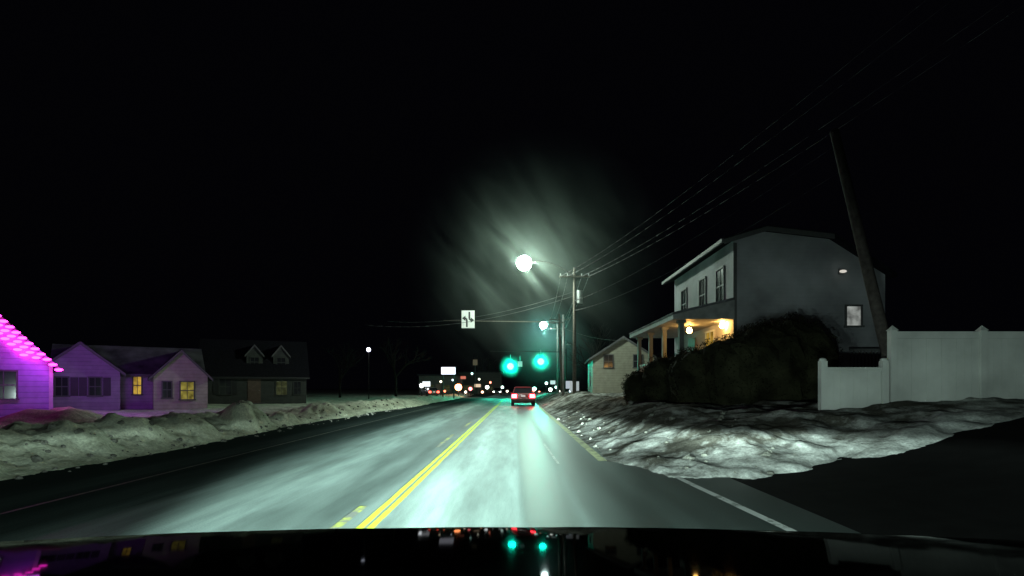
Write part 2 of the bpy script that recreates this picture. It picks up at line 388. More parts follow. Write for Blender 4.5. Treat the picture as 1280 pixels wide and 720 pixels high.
def gable_block(par,x0,x1,y0,y1,z0,eave,ridge,axis,wm,rm,over=.3,trim=None):
    trim=trim or m_trimd
    if axis=='y':
        xm=(x0+x1)/2
        obj('wall',MB().prism([(x0,z0),(x1,z0),(x1,eave),(xm,ridge-.02),(x0,eave)],'y',y0,y1),wm,par)
        sl=(ridge-eave)/(xm-x0); o=over
        poly=[(x0-o,eave-o*sl),(xm,ridge),(x1+o,eave-o*sl),(x1+o,eave-o*sl+.14),(xm,ridge+.16),(x0-o,eave-o*sl+.14)]
        ro=obj('roof',MB().prism(poly,'y',y0-over,y1+over),rm,par)
        tr=MB()
        p2=[(x0-o-.01,eave-o*sl-.06),(xm,ridge-.05),(x1+o+.01,eave-o*sl-.06),(x1+o+.01,eave-o*sl+.10),(xm,ridge+.12),(x0-o-.01,eave-o*sl+.10)]
        tr.prism(p2,'y',y0-over-.04,y0-over-.003); obj('rake_trim',tr,trim,ro)
    else:
        ym=(y0+y1)/2
        obj('wall',MB().prism([(y0,z0),(y1,z0),(y1,eave),(ym,ridge-.02),(y0,eave)],'x',x0,x1),wm,par)
        sl=(ridge-eave)/(ym-y0); o=over
        poly=[(y0-o,eave-o*sl),(ym,ridge),(y1+o,eave-o*sl),(y1+o,eave-o*sl+.14),(ym,ridge+.16),(y0-o,eave-o*sl+.14)]
        ro=obj('roof',MB().prism(poly,'x',x0-over,x1+over),rm,par)
        tr=MB().box(x0-over,x1+over,y0-o-.06,y0-o-.003,eave-o*sl-.03,eave-o*sl+.13); obj('gutter',tr,trim,ro)
    return ro
d=24
t=(645-22)/700; ph=math.atan(t)
h1=thing('house','pale sided gabled house edged with pink lights','house',(-t*d,d,0),ph)
X1=1.15; X0=-6.9; XM=(X0+X1)/2
gable_block(h1,X0,X1,0,8,0,2.45,6.9,'y',m_pink_siding,m_roof,.25)
window(h1,'w',-3.2,.9,.9,1.3,0,shut=True); window(h1,'w',-.45,.95,.8,1.15,0,shut=False,trim=m_trimd)
obj('corner_board',MB().box(X1-.12,X1+.02,-.03,-.002,0,2.4),m_trim,h1)
st=thing('christmas_light_string','strings of glowing pink bulbs along the roof edge','string lights',(-t*d,d,0),ph)
cable=MB(); sl=(6.9-2.45)/(X1-XM)
def rk(u): return 2.45+(X1-u)*sl
cable.path([(X1+.25,-.36,rk(X1+.25)),(XM,-.36,rk(XM))],.012)
obj('cable',cable,m_wire,st)
first=obj('bulb',MB().ball((0,0,0),.15,.08,.06,10,6),e_pink,st,smooth=True)
k0=0
for (off,cnt,dz,yy_) in ((.2,21,-.03,-.40),(-.55,13,-.34,-.12),(-.95,11,-.68,-.12)):
    for i in range(cnt):
        if k0==0: o=first
        else:
            o=first.copy(); COL.objects.link(o); o.parent=st
        k0+=1
        u=X1+off-i*.20; o.location=(u,yy_,rk(u)+dz)
t=(645-157)/700; ph=math.atan(t)
h2=thing('house','low one storey house with cross gables and lit windows','house',(-t*31,31,0),ph)
gable_block(h2,-3.7,-.25,0,6,0,2.3,3.75,'y',m_cape_siding,m_roof,.25)
gable_block(h2,1.3,4.0,.0,6,0,2.1,3.5,'y',M('pale_wing_siding',(.46,.48,.34),.65,.15,3,.4,siding=.2),m_roof,.25)
gable_block(h2,-3.2,3.8,1.0,5.6,0,2.2,3.75,'x',m_cape_siding,m_roofsnow,.2)
window(h2,'w',-2.75,1.0,.5,.95,0,shut=True,trim=m_trimd); window(h2,'w',-1.35,1.0,.5,.95,0,shut=True,trim=m_trimd)
window(h2,'w',.55,1.05,.36,1.0,1.0,pane=w_warm,trim=m_trimd)
window(h2,'w',2.95,.75,.65,1.0,0,pane=w_yel,trim=m_trimd); window(h2,'w',1.95,.85,.4,.9,0,trim=m_trimd)
t=(645-320)/700; ph=math.atan(t)
h3=thing('house','dark shingled house with two roof dormers','house',(-t*45,45,0),ph)
gable_block(h3,-3.9,3.8,0,6,0,2.4,5.3,'x',m_dark_siding,m_roof,.25,m_blk)
for u in (-.1,1.9):
    gable_block(h3,u-.6,u+.6,.9,3,2.9,4.1,4.85,'y',m_dark_siding,m_roof,.12)
    window(h3,'w',u,3.15,.6,.75,.9,trim=m_dark_siding)
window(h3,'w',1.9,.85,.8,1.1,0,pane=w_dim,trim=m_dark_siding); window(h3,'w',-2.2,.9,.8,1.2,0,shut=True,trim=m_dark_siding); window(h3,'w',3.1,.9,.5,1.,0,trim=m_dark_siding)
dr=obj('door',MB().box(-.6,.35,-.05,-.002,.2,2.2),m_door,h3); obj('handle',MB().ball((.22,-.09,1.2),.035),m_galv,dr,smooth=True)
obj('step',MB().box(-.9,.65,-.9,-.002,0,.2),m_trimd,h3)
h4=thing('house','beige two storey house behind the snow bank','house',(P(779,46),46,.8),-.08)
gable_block(h4,-2.5,2.5,0,8,0,3.1,4.7,'y',m_beige,m_roofsnow,.3)
window(h4,'w',-1.2,2.3,.7,1.0,0,trim=m_trimd); window(h4,'w',1.2,2.3,.7,1.,0,trim=m_trimd); window(h4,'w',1.2,.6,.7,1.1,0,trim=m_trimd)
window(h4,'w',3.0,.8,.8,1.1,-2.5,axis='x',sgn=-1,trim=m_trimd)
# big white house
B=thing('house','white two storey house with lit front porch and low roof','house',(0,0,0))
x0,x1,y0,y1,zb=8.55,14.5,22.,30.2,.6
top=[(x0,7.2),(9.7,7.55),(12.3,7.25),(x1,5.85)]
obj('wall',MB().prism([(x0,zb),(x1,zb)]+top[::-1],'y',y0,y1),m_white_siding,B)
ext=[(x0-.5,7.05)]+top[1:3]+[(x1+.25,5.70)]
ro=obj('roof',MB().prism([(a,b+.003) for a,b in ext]+[(a,b+.16) for a,b in ext[::-1]],'y',y0-.35,y1+.35),m_roof,B)
obj('gutter',MB().box(x0-.60,x0-.503,y0-.35,y1+.35,7.03,7.18),m_trimd,ro)
obj('rake_trim',MB().prism([(a,b-.08) for a,b in ext[:3]]+[(a,b+.10) for a,b in ext[:3][::-1]],'y',y0-.39,y0-.353),m_trimd,ro)
for yw in (23.4,25.6,28.4): window(B,'w',yw,4.95,.8,1.4,x0,axis='x',sgn=-1,trim=m_trimd)
window(B,'w',24.6,2.35,1.0,1.5,x0,axis='x',sgn=-1,pane=w_warm)
window(B,'w',13.25,3.85,.55,.75,y0,pane=w_cool,mull=False,trim=m_trimd)
window(B,'w',10.3,2.4,.8,1.3,y0)
dr=obj('door',MB().box(x0-.05,x0-.002,26.6,27.6,1.7,3.8),m_door,B); obj('handle',MB().ball((x0-.1,26.75,2.7),.04),m_galv,dr,smooth=True)
obj('corner_board',MB().box(x0-.02,x0+.12,y0-.03,y0-.003,zb,7.1),m_trimd,B)
pf=obj('porch',MB().box(6.45,x0-.004,y0+.2,y1,.6,1.65),M('porch_boards',(.25,.24,.22),.8,.2,6,.3),B)
pr=MB().prism([(6.15,4.10),(x0-.003,4.10),(x0-.003,4.85),(6.15,4.28)],'y',y0-.1,y1+.1); obj('porch_roof',pr,M('porch_trim',(.24,.24,.24),.6,.2,4,.1),pf)
obj('porch_snow',MB().prism([(6.12,4.285),(x0-.006,4.86),(x0-.006,4.95),(6.12,4.36)],'y',y0-.14,y1+.12),m_roofsnow,pf)
for yc in (22.35,24.9,27.4,29.9):
    c=MB().box(6.5,6.68,yc-.09,yc+.09,1.75,3.98).box(6.44,6.74,yc-.15,yc+.15,1.655,1.75).box(6.44,6.74,yc-.15,yc+.15,3.98,4.095); obj('column',c,m_trimd,pf)
rl=MB().box(6.56,6.62,22.45,29.8,2.55,2.62)
for i in range(48): yv=22.55+i*.15; rl.box(6.575,6.605,yv-.015,yv+.015,1.66,2.55)
obj('railing',rl,m_trim,pf)
for (lx,ly,lz) in ((7.46,24.1,3.88),(8.38,22.75,3.95)):
    lp=thing('porch_lamp','glowing warm lantern under the porch roof','lamp',(lx,ly,lz),0,'porch lanterns')
    obj('lamp_globe',MB().ball((0,0,0),.11,.11,.13),e_warm,lp,smooth=True)
    mm=MB().cyl((0,0,.13),(0,0,.21),.05)
    if lx>8: mm.box(0.02,.16,-.02,.02,.15,.19)
    obj('lamp_bracket',mm,m_blk,lp)
wl=thing('wall_lamp','small white flood lamp on the house side wall','lamp',(12.75,21.93,5.95))
obj('lamp_housing',MB().box(-.1,.1,-.02,.07,-.08,.12),m_trimd,wl)
obj('lamp_lens',MB().ball((0,-.1,0),.14,.08,.06),E('flood_lamp_glow',(.9,.85,.75),.7),wl,smooth=True)
dk=thing('side_deck','dark wooden side deck with a slatted railing','deck',(0,0,0))
obj('platform',MB().box(12.1,14.3,20.3,21.95,.7,1.9),m_bark,dk)
r=MB().box(12.1,14.3,20.3,20.36,2.75,2.83)
for i in range(17): r.box(12.12+i*.13,12.16+i*.13,20.31,20.35,1.9,2.75)
obj('railing',r,M('grey_deck_rail',(.10,.10,.10),.8,.3,4,.2),dk)

# ------------------------------------------------------------ fence
fn=thing('vinyl_fence','tall white vinyl privacy fence on snowy bank','fence',(0,12.5,0))
xp=[8.4+i*2.0 for i in range(8)]
for i,x in enumerate(xp):
    p=MB().box(x-.07,x+.07,-.07,.07,.6,2.68); p.add([(x-.09,-.09,2.681),(x+.09,-.09,2.681),(x+.09,.09,2.681),(x-.09,.09,2.681),(x,0,2.80)],[(0,3,2,1),(0,1,4),(1,2,4),(2,3,4),(3,0,4)])
    obj('post',p,m_vinyl,fn)
    if i<7:
        q=MB(); xa=x+.075; xb=x+1.925; n=11; w=(xb-xa)/n
        for k in range(n): q.box(xa+k*w+.002,xa+(k+1)*w-.002,-.02+.002*(k%2),.02,.75,2.50)
        obj('panel',q,m_vinyl,fn)
        obj('rail',MB().box(xa,xb,-.035,.035,2.502,2.66),m_vinyl,fn); obj('rail',MB().box(xa,xb,-.035,.035,.60,.748),m_vinyl,fn)
f2=thing('vinyl_fence','low white vinyl fence section beside the taller fence','fence',(0,12.45,0))
for x in(6.82,8.18): obj('post',MB().box(x-.07,x+.07,-.07,.07,.6,2.0).ball((x,0,2.02),.08,.08,.05),m_vinyl,f2)
q=MB()
for k in range(8): q.box(6.9+k*.15,6.9+k*.15+.147,-.02+.002*(k%2),.02,.6,1.78)
obj('panel',q,m_vinyl,f2); obj('rail',MB().box(6.895,8.105,-.035,.035,1.782,1.86),m_vinyl,f2)

# ------------------------------------------------------------ hedges
def hedge(name,label,blobs,n,loc,pw=2.):
    T=thing(name,label,'hedge',loc)
    core=MB()
    def shp(u):
        k=(abs(u.x)**pw+abs(u.y)**pw+abs(u.z)**pw)**(1/pw); return u/k
    for (x,y,z,rx,ry,rz) in blobs:
        o=len(core.v); core.ball((0,0,0),1,1,1,24,14)
        for k in range(o,len(core.v)):
            v=shp(Vector(core.v[k])); c=Vector((x,y,z)); v=Vector((v.x*rx,v.y*ry,v.z*rz))
            nn=noise.fractal((c+v)*1.5,1,2,4); core.v[k]=tuple(c+v*(.86+.15*nn))
    obj('branches',core,m_leaf,T)
    lf=MB()
    for i in range(n):
        x,y,z,rx,ry,rz=random.choice(blobs)
        u=shp(Vector((random.gauss(0,1),random.gauss(0,1),random.gauss(0,1))).normalized())
        c0=Vector((x+u.x*rx,y+u.y*ry,z+u.z*rz)); nn=noise.fractal(c0*1.5,1,2,4)
        k=(.88+.17*nn+random.uniform(-.04,.10))
        c=Vector((x+u.x*rx*k,y+u.y*ry*k,z+u.z*rz*k))
        if c.z<0: continue
        dr=Vector((random.gauss(0,1),random.gauss(0,1),random.gauss(.5,1))).normalized(); s=random.uniform(.025,.07)
        sd=dr.orthogonal().normalized()*s*.5; dr*=s
        lf.add([c-sd,c+dr*.5-sd*.2,c+dr*1.4,c+sd],[(0,1,2,3)])
    obj('foliage',lf,m_leaf,T)
hedge('hedge','large dark clipped evergreen hedge in front of the porch',[(-.7,0,.85,1.2,1.1,1.35),(.75,.1,1.15,1.3,1.1,1.5),(-1.5,.5,.6,1.1,1.1,1.15),(1.2,.1,1.1,1.05,1.0,1.55),(0.1,-.2,1.0,1.2,1.0,1.42)],20000,(7.2,16.6,.85),3.2)
hedge('hedge','lower dark evergreen shrub by the snowy verge',[(0,0,.7,1.1,1.1,1.15),(-.7,.6,.5,.8,.9,.85),(.8,0,.8,1.,1.,1.3)],8000,(5.3,19.6,.75))

# ------------------------------------------------------------ poles, lamps, wires
def wire(a,b,sag,r=.02,grp='overhead wires',n=20,lab='thin overhead wire strung between the utility poles',mat=None,r1=None):
    a=Vector(a);b=Vector(b); pts=[]
    for i in range(n+1):
        t=i/n; p=a.lerp(b,t); p.z-=4*sag*t*(1-t); pts.append(p)
    return obj('power_line',MB().path(pts,r,5,r1),mat or m_wire,None,smooth=True,label=lab,category='wire',group=grp)
def upole(base,top,label,r=.15,arm=True,transformer=False,mat=None):
    mat=mat or m_wood
    T=thing('utility_pole',label,'utility pole',base)
    b=Vector((0,0,-.3)); t=Vector(top)-Vector(base)
    obj('pole_shaft',MB().cyl(b,t,r,r*.68,14),mat,T,smooth=True)
    if arm:
        q=b.lerp(t,.93); obj('crossarm',MB().box(q.x-1.1,q.x+1.1,q.y-.06-r,q.y+.05-r,q.z-.06,q.z+.06),mat,T)
        for s in(-1,-.5,.5,1): obj('insulator',MB().cyl((q.x+s,q.y-r,q.z+.061),(q.x+s,q.y-r,q.z+.2),.035,.05,8),m_galv,T)
    if transformer:
        q=b.lerp(t,.78); obj('transformer',MB().cyl((q.x+.38,q.y,q.z-.45),(q.x+.38,q.y,q.z+.45),.22,.22,14),m_galv,T)
    elif mat is m_wood:
        q=b.lerp(t,.8); obj('wire_bracket',MB().cyl((q.x-.25,q.y-r,q.z),(q.x+.25,q.y-r,q.z),.03),m_galv,T)
    else: obj('pole_cap',MB().cyl(t,t+Vector((-.005,0,.03)),r*.72,r*.5,12),m_blk,T)
    return T
upole((P(718,40),40,.8),(P(718,40),40,10.0),'wooden utility pole carrying a bright street lamp',.14,True,True)
upole((9.22,13.3,.9),(7.56,13.3,7.5),'leaning weathered wooden utility pole beside the white fence',.15,False,False,m_pole)
upole((P(702,62),62,.8),(P(699,62),62,9.6),'distant wooden utility pole with wires',.16,True,True)
upole((P(697,82),82,.6),(P(697,82),82,10.8),'distant wooden utility pole with a lit lamp',.16,True)
upole((P(708,100),100,.6),(P(706,100),100,9.8),'distant wooden utility pole beside the road',.16,True)
A=[Vector((P(718,40)+s,39.8,9.35)) for s in(-1,-.5,.5,1)]
Bn=[Vector((11.0+s*.9,-10,9.4)) for s in(-1,-.5,.5,1)]
C2=[Vector((P(699,62)+s,61.8,9.0)) for s in(-1,-.5,.5,1)]
D2=[Vector((P(697,82)+s,81.8,10.2)) for s in(-1,-.5,.5,1)]
for a,b,c,dd in zip(A,Bn,C2,D2):
    wire(a,b,1.1,.036,mat=m_wire_dk,n=40,r1=.0006); wire(a,c,.35,.02); wire(c,dd,.3,.025)  # near wires thin out to imitate fading lamp light
wire((P(718,40),39.8,7.6),(7.66,13.1,7.2),.4,.036,mat=m_wire_dk,n=30,r1=.002); wire((P(718,40),39.8,7.2),(P(699,62),61.8,7.4),.5,.035); wire((P(718,40),39.8,7.9),(P(699,62),61.8,8.0),.6,.03)
wire((P(718,40),39.8,6.9),(7.8,13.1,6.6),.5,.036,mat=m_wire_dk,n=30,r1=.002)
wire((P(718,40),40,8.3),(-12,52,7.6),.8,.016); wire((P(718,40),40,8.0),(-13,48,6.8),.9,.016)
wire((P(699,62),62,8.3),(9,46.2,5.3),.4,.02)
def slamp(base,arm_from,head,label,emat,r):
    T=thing('street_lamp',label,'street lamp',base)
    b=Vector(base); a=Vector(arm_from)-b; h=Vector(head)-b
    pts=[]
    for i in range(9):
        t=i/8; p=a.lerp(h+Vector((r*.9,0,.12)),t); p.z+=.45*math.sin(math.pi*t)*.8; pts.append(p)
    obj('lamp_arm',MB().path(pts,.03,8),m_wood_dk,T,smooth=True)
    obj('lamp_housing',MB().ball(h+Vector((.05,.1,r*1.02)),r*.5,r*.5,.07,16,8),m_galv,T,smooth=True)
    obj('lamp_lens',MB().ball(h,r,r,r,24,16),emat,T,smooth=True)
slamp((P(718,40),39.8,9.3),(P(718,40)-.1,39.8,9.4),(P(655,40),39.5,10.2),'bright greenish white street lamp on a curved arm',e_street,.50)
slamp((P(697,82),81.7,10),(P(697,82)-.1,81.7,10.3),(P(679,82),81.5,H(407,82)),'distant lit street lamp over the junction',e_street2,.50)
T=thing('mast_arm_pole','galvanised mast arm pole reaching over the road','mast arm',(P(704,45),45,.7))
obj('pole_shaft',MB().cyl((0,0,0),(0,0,H(398,45)-.7+.3),.11,.08,12),m_galv,T,smooth=True)
obj('mast_arm',MB().cyl((0,-.16,H(403,45)-.7),(P(555,45)-P(704,45),-.16,H(401,45)-.7),.045,.03,10),m_wood,T,smooth=True)
S=thing('lane_use_sign','white sign with two curved black turn arrows','traffic sign',(P(585.5,45),44.72,H(400,45)))
obj('sign_panel',MB().box(-.52,.52,-.015,.015,-.68,.72),M('white_sign_sheet',(.75,.76,.74),.5,.06,3,0),S,bevel=.008)
obj('sign_bracket',MB().box(-.03,.03,.016,.08,-.3,.3),m_galv,S)
def strip2(ar,pts,w):
    for (a,b) in zip(pts[:-1],pts[1:]):
        a=Vector(a);b=Vector(b); dd=(b-a).normalized(); nn=Vector((-dd.y,dd.x))*w/2
        q=[a-nn,b-nn,b+nn,a+nn]; ar.add([(p.x,-.02,p.y) for p in q],[(0,1,2,3)])
def head(ar,tip,dr,s):
    tip=Vector(tip);dr=Vector(dr).normalized();nn=Vector((-dr.y,dr.x)); q=[tip,tip-dr*s+nn*s*.75,tip-dr*s-nn*s*.75]
    ar.add([(p.x,-.021,p.y) for p in q],[(0,1,2)])
a1=MB(); strip2(a1,[(-.10,-.60),(-.10,-.02),(-.16,.08),(-.24,.10)],.14); head(a1,(-.49,.10),(-1,0),.28); obj('sign_arrow',a1,m_blk,S)
a2=MB(); strip2(a2,[(.10,.62),(.10,.10),(.14,-.02),(.24,-.04)],.14); head(a2,(.49,-.04),(1,0),.28); obj('sign_arrow',a2,m_blk,S)
T=thing('mast_arm_pole','galvanised signal mast arm over the junction','mast arm',(6.6,74,.4))
obj('pole_shaft',MB().cyl((0,0,0),(0,0,6.2),.15,.11,12),m_wood_dk,T,smooth=True)
obj('mast_arm',MB().cyl((0,0,5.75),(-10,0,5.85),.05,.03,10),m_wood_dk,T,smooth=True)
def signal(px,py,label):
    dd=73.7; T=thing('traffic_signal',label,'traffic light',(P(px,dd),dd,H(py,dd)),0,'traffic signals over the junction')
    obj('signal_housing',MB().box(-.24,.24,0,.24,-.3,1.15),m_blk,T,bevel=.03)
    obj('hanger',MB().cyl((0,.12,1.15),(0,.12,1.55),.03),m_galv,T)
    obj('green_lens',MB().ball((0,-.05,0),.44,.16,.44,20,12),e_green,T,smooth=True)
    for z,nm,c in((.60,'amber_lens',(.12,.07,.01)),(.93,'red_lens',(.12,.01,.01))):
        obj(nm,MB().ball((0,-.01,z),.12,.04,.12,14,8),M(nm+'_off',c,.3,.1,4,0),T,smooth=True)
        v=MB()
        for k in range(9):
            a0=math.pi*(k/9); a1=math.pi*((k+1)/9)
            v.add([(.16*math.cos(a0),0,z+.16*math.sin(a0)),(.16*math.cos(a1),0,z+.16*math.sin(a1)),(.15*math.cos(a1),-.2,z+.15*math.sin(a1)),(.15*math.cos(a0),-.2,z+.15*math.sin(a0))],[(0,1,2,3)])
        obj('visor',v,m_blk,T)
signal(638,458,'black traffic signal showing green above the lane')
signal(676,452,'black traffic signal showing green near the pole')
S=thing('street_name_sign','small pale sign hanging from the signal mast arm','sign',(P(650,73.7),73.7,H(455,73.7)))
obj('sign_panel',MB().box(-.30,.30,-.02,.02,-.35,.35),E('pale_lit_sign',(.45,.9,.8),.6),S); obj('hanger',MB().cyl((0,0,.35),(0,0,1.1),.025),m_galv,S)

T=thing('yard_lamp','small white lamp on a tall thin pole','lamp post',(P(461,60),60,.2))
obj('pole_shaft',MB().cyl((0,0,0),(0,0,5.05),.04,.03),m_wood_dk,T,smooth=True); obj('lamp_globe',MB().ball((0,-.1,5.3),.22),E('yard_lamp_glow',(.75,.82,1.),7),T,smooth=True)
T=thing('shop_sign','glowing white box sign on two posts','sign',(P(560.5,72),72,0))
obj('sign_box',MB().box(-.9,.9,-.15,.15,H(468,72),H(459,72)),E('sign_box_glow',(.85,.88,1.),1.8),T,bevel=.03)
obj('sign_frame',MB().box(-.98,.98,-.12,.18,H(459,72)+.005,H(459,72)+.09),m_blk,T)
for s in(-.7,.7): obj('post',MB().cyl((s,0,0),(s,0,H(468,72)-.01),.08),m_blk,T)
def litsign(px,py,dd,w,h,col,s,lab):
    T=thing('lit_sign',lab,'sign',(P(px,dd),dd,0)); z=H(py,dd)
    obj('sign_box',MB().box(-w/2,w/2,-.1,.1,z-h/2,z+h/2),E('small_sign_glow',col,s),T,bevel=.02)
    obj('post',MB().cyl((0,0,0),(0,0,z-h/2-.005),.06),m_blk,T)
litsign(594,453,100,.8,1.0,(.6,.55,.35),.12,'dim narrow sign on a post by the shops')
litsign(533,480,88,1.2,.8,(.9,.95,1.),1.4,'small white lit sign near the shops')
litsign(597,482,108,1.2,.6,(1.,.75,.5),.8,'small warm lit sign far down the road')
litsign(579,472,98,.9,.5,(1.,.3,.2),.6,'small red lit sign far down the road')
litsign(691,478,90,.8,.6,(.6,.9,.85),.9,'small teal lit sign beyond the junction')
litsign(711,481,66,.7,.9,(.7,.8,.9),.6,'small pale lit sign beside the poles')
shops=[(548,100,7,3.6,'low shop building with small lit windows'),(600,130,10,5,'distant dark shop building with lit front')]
for (px,dd,w,h,lab) in shops:
    T=thing('shop',lab,'shop',(P(px,dd),dd,0))
    obj('wall',MB().box(-w/2,w/2,0,8,0,h),m_dark_siding,T); obj('roof',MB().box(-w/2-.3,w/2+.3,-.3,8.3,h+.003,h+.3),m_roof,T)
    window(T,'w',-w*.25,.9,w*.25,1.1,0,pane=w_dim,trim=m_dark_siding); window(T,'w',w*.2,.9,w*.18,1.,0,pane=w_dim,trim=m_dark_siding)
    obj('door',MB().box(-.5,.5,-.06,-.002,0,2.1),m_door,T)
def post_lamp(px,py,dd,col,s,r,lab,cat='lamp'):
    T=thing('post_lamp',lab,cat,(P(px,dd),dd,0)); h=H(py,dd)
    obj('pole_shaft',MB().cyl((0,0,0),(0,0,h-r),.06,.05),m_blk,T,smooth=True)
    obj('lamp_globe',MB().ball((0,0,h),r),E('post_lamp_glow',col,s),T,smooth=True)
    obj('lamp_cap',MB().cyl((0,0,h+r*.9),(0,0,h+r*1.2),r*.7,r*.3),m_blk,T)
post_lamp(573,484,85,(1,.30,.10),18,.52,'orange glowing lamp on a short post')
post_lamp(527,482,90,(.9,.95,1),9,.34,'small white lamp on a short post')
post_lamp(532,490,92,(1,.15,.1),3,.18,'small red lamp beside the shops')
post_lamp(551,477,95,(1,.85,.6),4,.20,'small warm lamp on a short post')
post_lamp(541,486,95,(.9,.9,.8),8,.22,'small white lamp near the shop')
post_lamp(556,489,98,(1,.2,.1),5,.20,'small red lamp near the shop')
post_lamp(566,475,100,(.8,.9,1),4,.18,'small bluish lamp near the shop')
post_lamp(582,490,100,(1,.8,.6),6,.22,'small warm lamp near the road')
post_lamp(588,486,105,(1,.2,.2),7,.34,'small red lamp by the road')
post_lamp(590,467,110,(.5,.9,.8),4,.22,'small teal lamp far down the road')
post_lamp(599,474,112,(.9,.9,.7),5,.2,'small pale lamp beyond the shops')
post_lamp(603,490,120,(1,.5,.3),7,.26,'small orange lamp far down the road')
post_lamp(609,484,122,(.9,1,1),9,.38,'small white lamp far down the road')
post_lamp(613,478,125,(1,.25,.15),5,.24,'small red lamp far down the road')
post_lamp(617,490,128,(1,.2,.1),6,.25,'small red lamp far beyond the shops')
post_lamp(628,484,130,(.7,1,.9),7,.3,'small pale lamp far down the road')
post_lamp(634,489,135,(1,.9,.7),6,.25,'small warm lamp far down the road')
post_lamp(668,486,110,(.4,1,.85),8,.38,'small teal lamp beyond the junction')
post_lamp(674,490,112,(1,.3,.2),5,.22,'small red lamp beyond the junction')
post_lamp(683,479,100,(.6,1,.9),8,.24,'small teal lamp beside the verge')
post_lamp(688,487,95,(.9,1,.9),8,.30,'small white lamp beside the verge')
post_lamp(695,484,90,(.5,1,.85),6,.2,'small teal lamp among the poles')
post_lamp(701,489,80,(1,.95,.85),6,.18,'small warm lamp among the poles')
post_lamp(712,489,70,(.6,.9,1),5,.16,'small bluish lamp beside the pole')
T=thing('roadside_sign','small white sign board on the snowy verge','sign',(P(718,55),55,.7))
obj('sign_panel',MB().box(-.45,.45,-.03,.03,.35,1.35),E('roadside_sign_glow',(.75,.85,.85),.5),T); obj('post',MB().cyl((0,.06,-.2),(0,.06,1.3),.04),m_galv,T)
# ------------------------------------------------------------ trees
def tree(px,dd,h,lab,seed):
    random.seed(seed); T=thing('bare_tree',lab,'tree',(P(px,dd),dd,0)); tr=MB(); tw=MB()
    def br(p,d,l,r,lv):
        q=p+d*l; (tr if lv<2 else tw).cyl(p,q,r,r*.65,6 if lv<2 else 3,False)
        if lv>=5: return
        for k in range(3):
            nd=(d+Vector((random.gauss(0,.45),random.gauss(0,.45),random.gauss(.1,.3)))).normalized()
            br(q if k<2 else p.lerp(q,.6),nd,l*random.uniform(.62,.82),r*.6,lv+1)
    br(Vector((0,0,0)),Vector((0,0,1)),h*.28,h*.022,0)
    obj('trunk',tr,m_bark,T); obj('crown',tw,m_bark,T)
tree(425,75,9,'bare winter tree beside the dark house',1)
tree(495,84,11,'bare winter tree behind the shops',2)
tree(745,60,10,'bare winter tree behind the verge',3)
tree(610,140,12,'distant bare winter tree along the road',4)

# ------------------------------------------------------------ cars
def car(loc,paint,lab,rot=0,tail=None,headm=None,cat='car'):
    T=thing('car',lab,'car',loc,rot)
    st=[(0.0,.80,.45,.92),(.08,.88,.32,1.0),(.5,.90,.25,1.02),(1.5,.91,.22,1.0),(3.0,.91,.22,.96),(3.9,.88,.25,.86),(4.35,.80,.35,.72),(4.45,.7,.45,.62)]
    vs=[];fs=[]
    for (y,w,z0,z1) in st:
        zm=(z0+z1)/2
        ring=[(-w*.86,z0),(w*.86,z0),(w,z0+.1),(w*1.01,zm),(w*.95,z1-.06),(w*.86,z1),(-w*.86,z1),(-w*.95,z1-.06),(-w*1.01,zm),(-w,z0+.1)]
        vs+=[(x,y,z) for x,z in ring]
    n=10
    for j in range(len(st)-1):
        for i in range(n): fs.append((j*n+i,j*n+(i+1)%n,(j+1)*n+(i+1)%n,(j+1)*n+i))
    fs.append(tuple(range(n-1,-1,-1))); k=(len(st)-1)*n; fs.append(tuple(range(k,k+n)))
    obj('body',MB().add(vs,fs),paint,T,smooth=False,bevel=.03)
    g=MB(); g.add([(-.78,.12,1.0),(.78,.12,1.0),(.78,3.2,.95),(-.78,3.2,.95),(-.62,.6,1.43),(.62,.6,1.43),(.62,2.25,1.45),(-.62,2.25,1.45)],[(0,1,5,4),(1,2,6,5),(2,3,7,6),(3,0,4,7)])
    obj('car_windows',g,m_glass,T)
    obj('roof',MB().add([(-.66,.5,1.42),(.66,.5,1.42),(.66,2.35,1.44),(-.66,2.35,1.44),(-.58,.62,1.5),(.58,.62,1.5),(.58,2.2,1.51),(-.58,2.2,1.51)],[(0,3,2,1),(0,1,5,4),(1,2,6,5),(2,3,7,6),(3,0,4,7),(4,5,6,7)]),paint,T)
    for s in(-1,1):
        for (pa,pb) in (((s*.77,.14,.99),(s*.64,.56,1.43)),((s*.77,3.18,.95),(s*.63,2.3,1.44)),((s*.78,1.55,.98),(s*.64,1.45,1.45))):
            obj('pillar',MB().cyl(pa,pb,.04,.035,6),paint,T)
        obj('tail_light',MB().box(min(s*.50,s*.88),max(s*.50,s*.88),-.05,.06,.64,.92),tail or e_tail,T,bevel=.02)
        obj('headlight',MB().box(min(s*.5,s*.76),max(s*.5,s*.76),4.3,4.47,.55,.70),headm or m_trim,T)
        obj('mirror',MB().ball((s*1.0,2.75,1.02),.09,.07,.07),paint,T,smooth=True)
        for yw in(.85,3.55):
            w=obj('wheel',MB().cyl((s*.70,yw,.33),(s*.71,yw,.33),.1),m_blk,T)
            obj('tyre',MB().cyl((s*.70,yw,.33),(s*.925,yw,.33),.33,.33,20),m_tyre,w,bevel=.03)
            obj('rim',MB().cyl((s*.926,yw,.33),(s*.935,yw,.33),.21,.19,16),m_rim,w)
    obj('bumper',MB().box(-.86,.86,-.09,.05,.36,.58),M('dark_bumper',(.05,.02,.02),.6,.1,4,0),T,bevel=.04)
    obj('licence_plate',MB().box(-.16,.16,-.055,-.045,.72,.86),E('lit_plate',(.9,.85,.8),.6),T)
    obj('exhaust',MB().cyl((.5,-.1,.3),(.5,.1,.3),.035),m_galv,T)
    return T
car((P(654,43),43,0),m_red,'red hatchback with glowing tail lights driving along road')
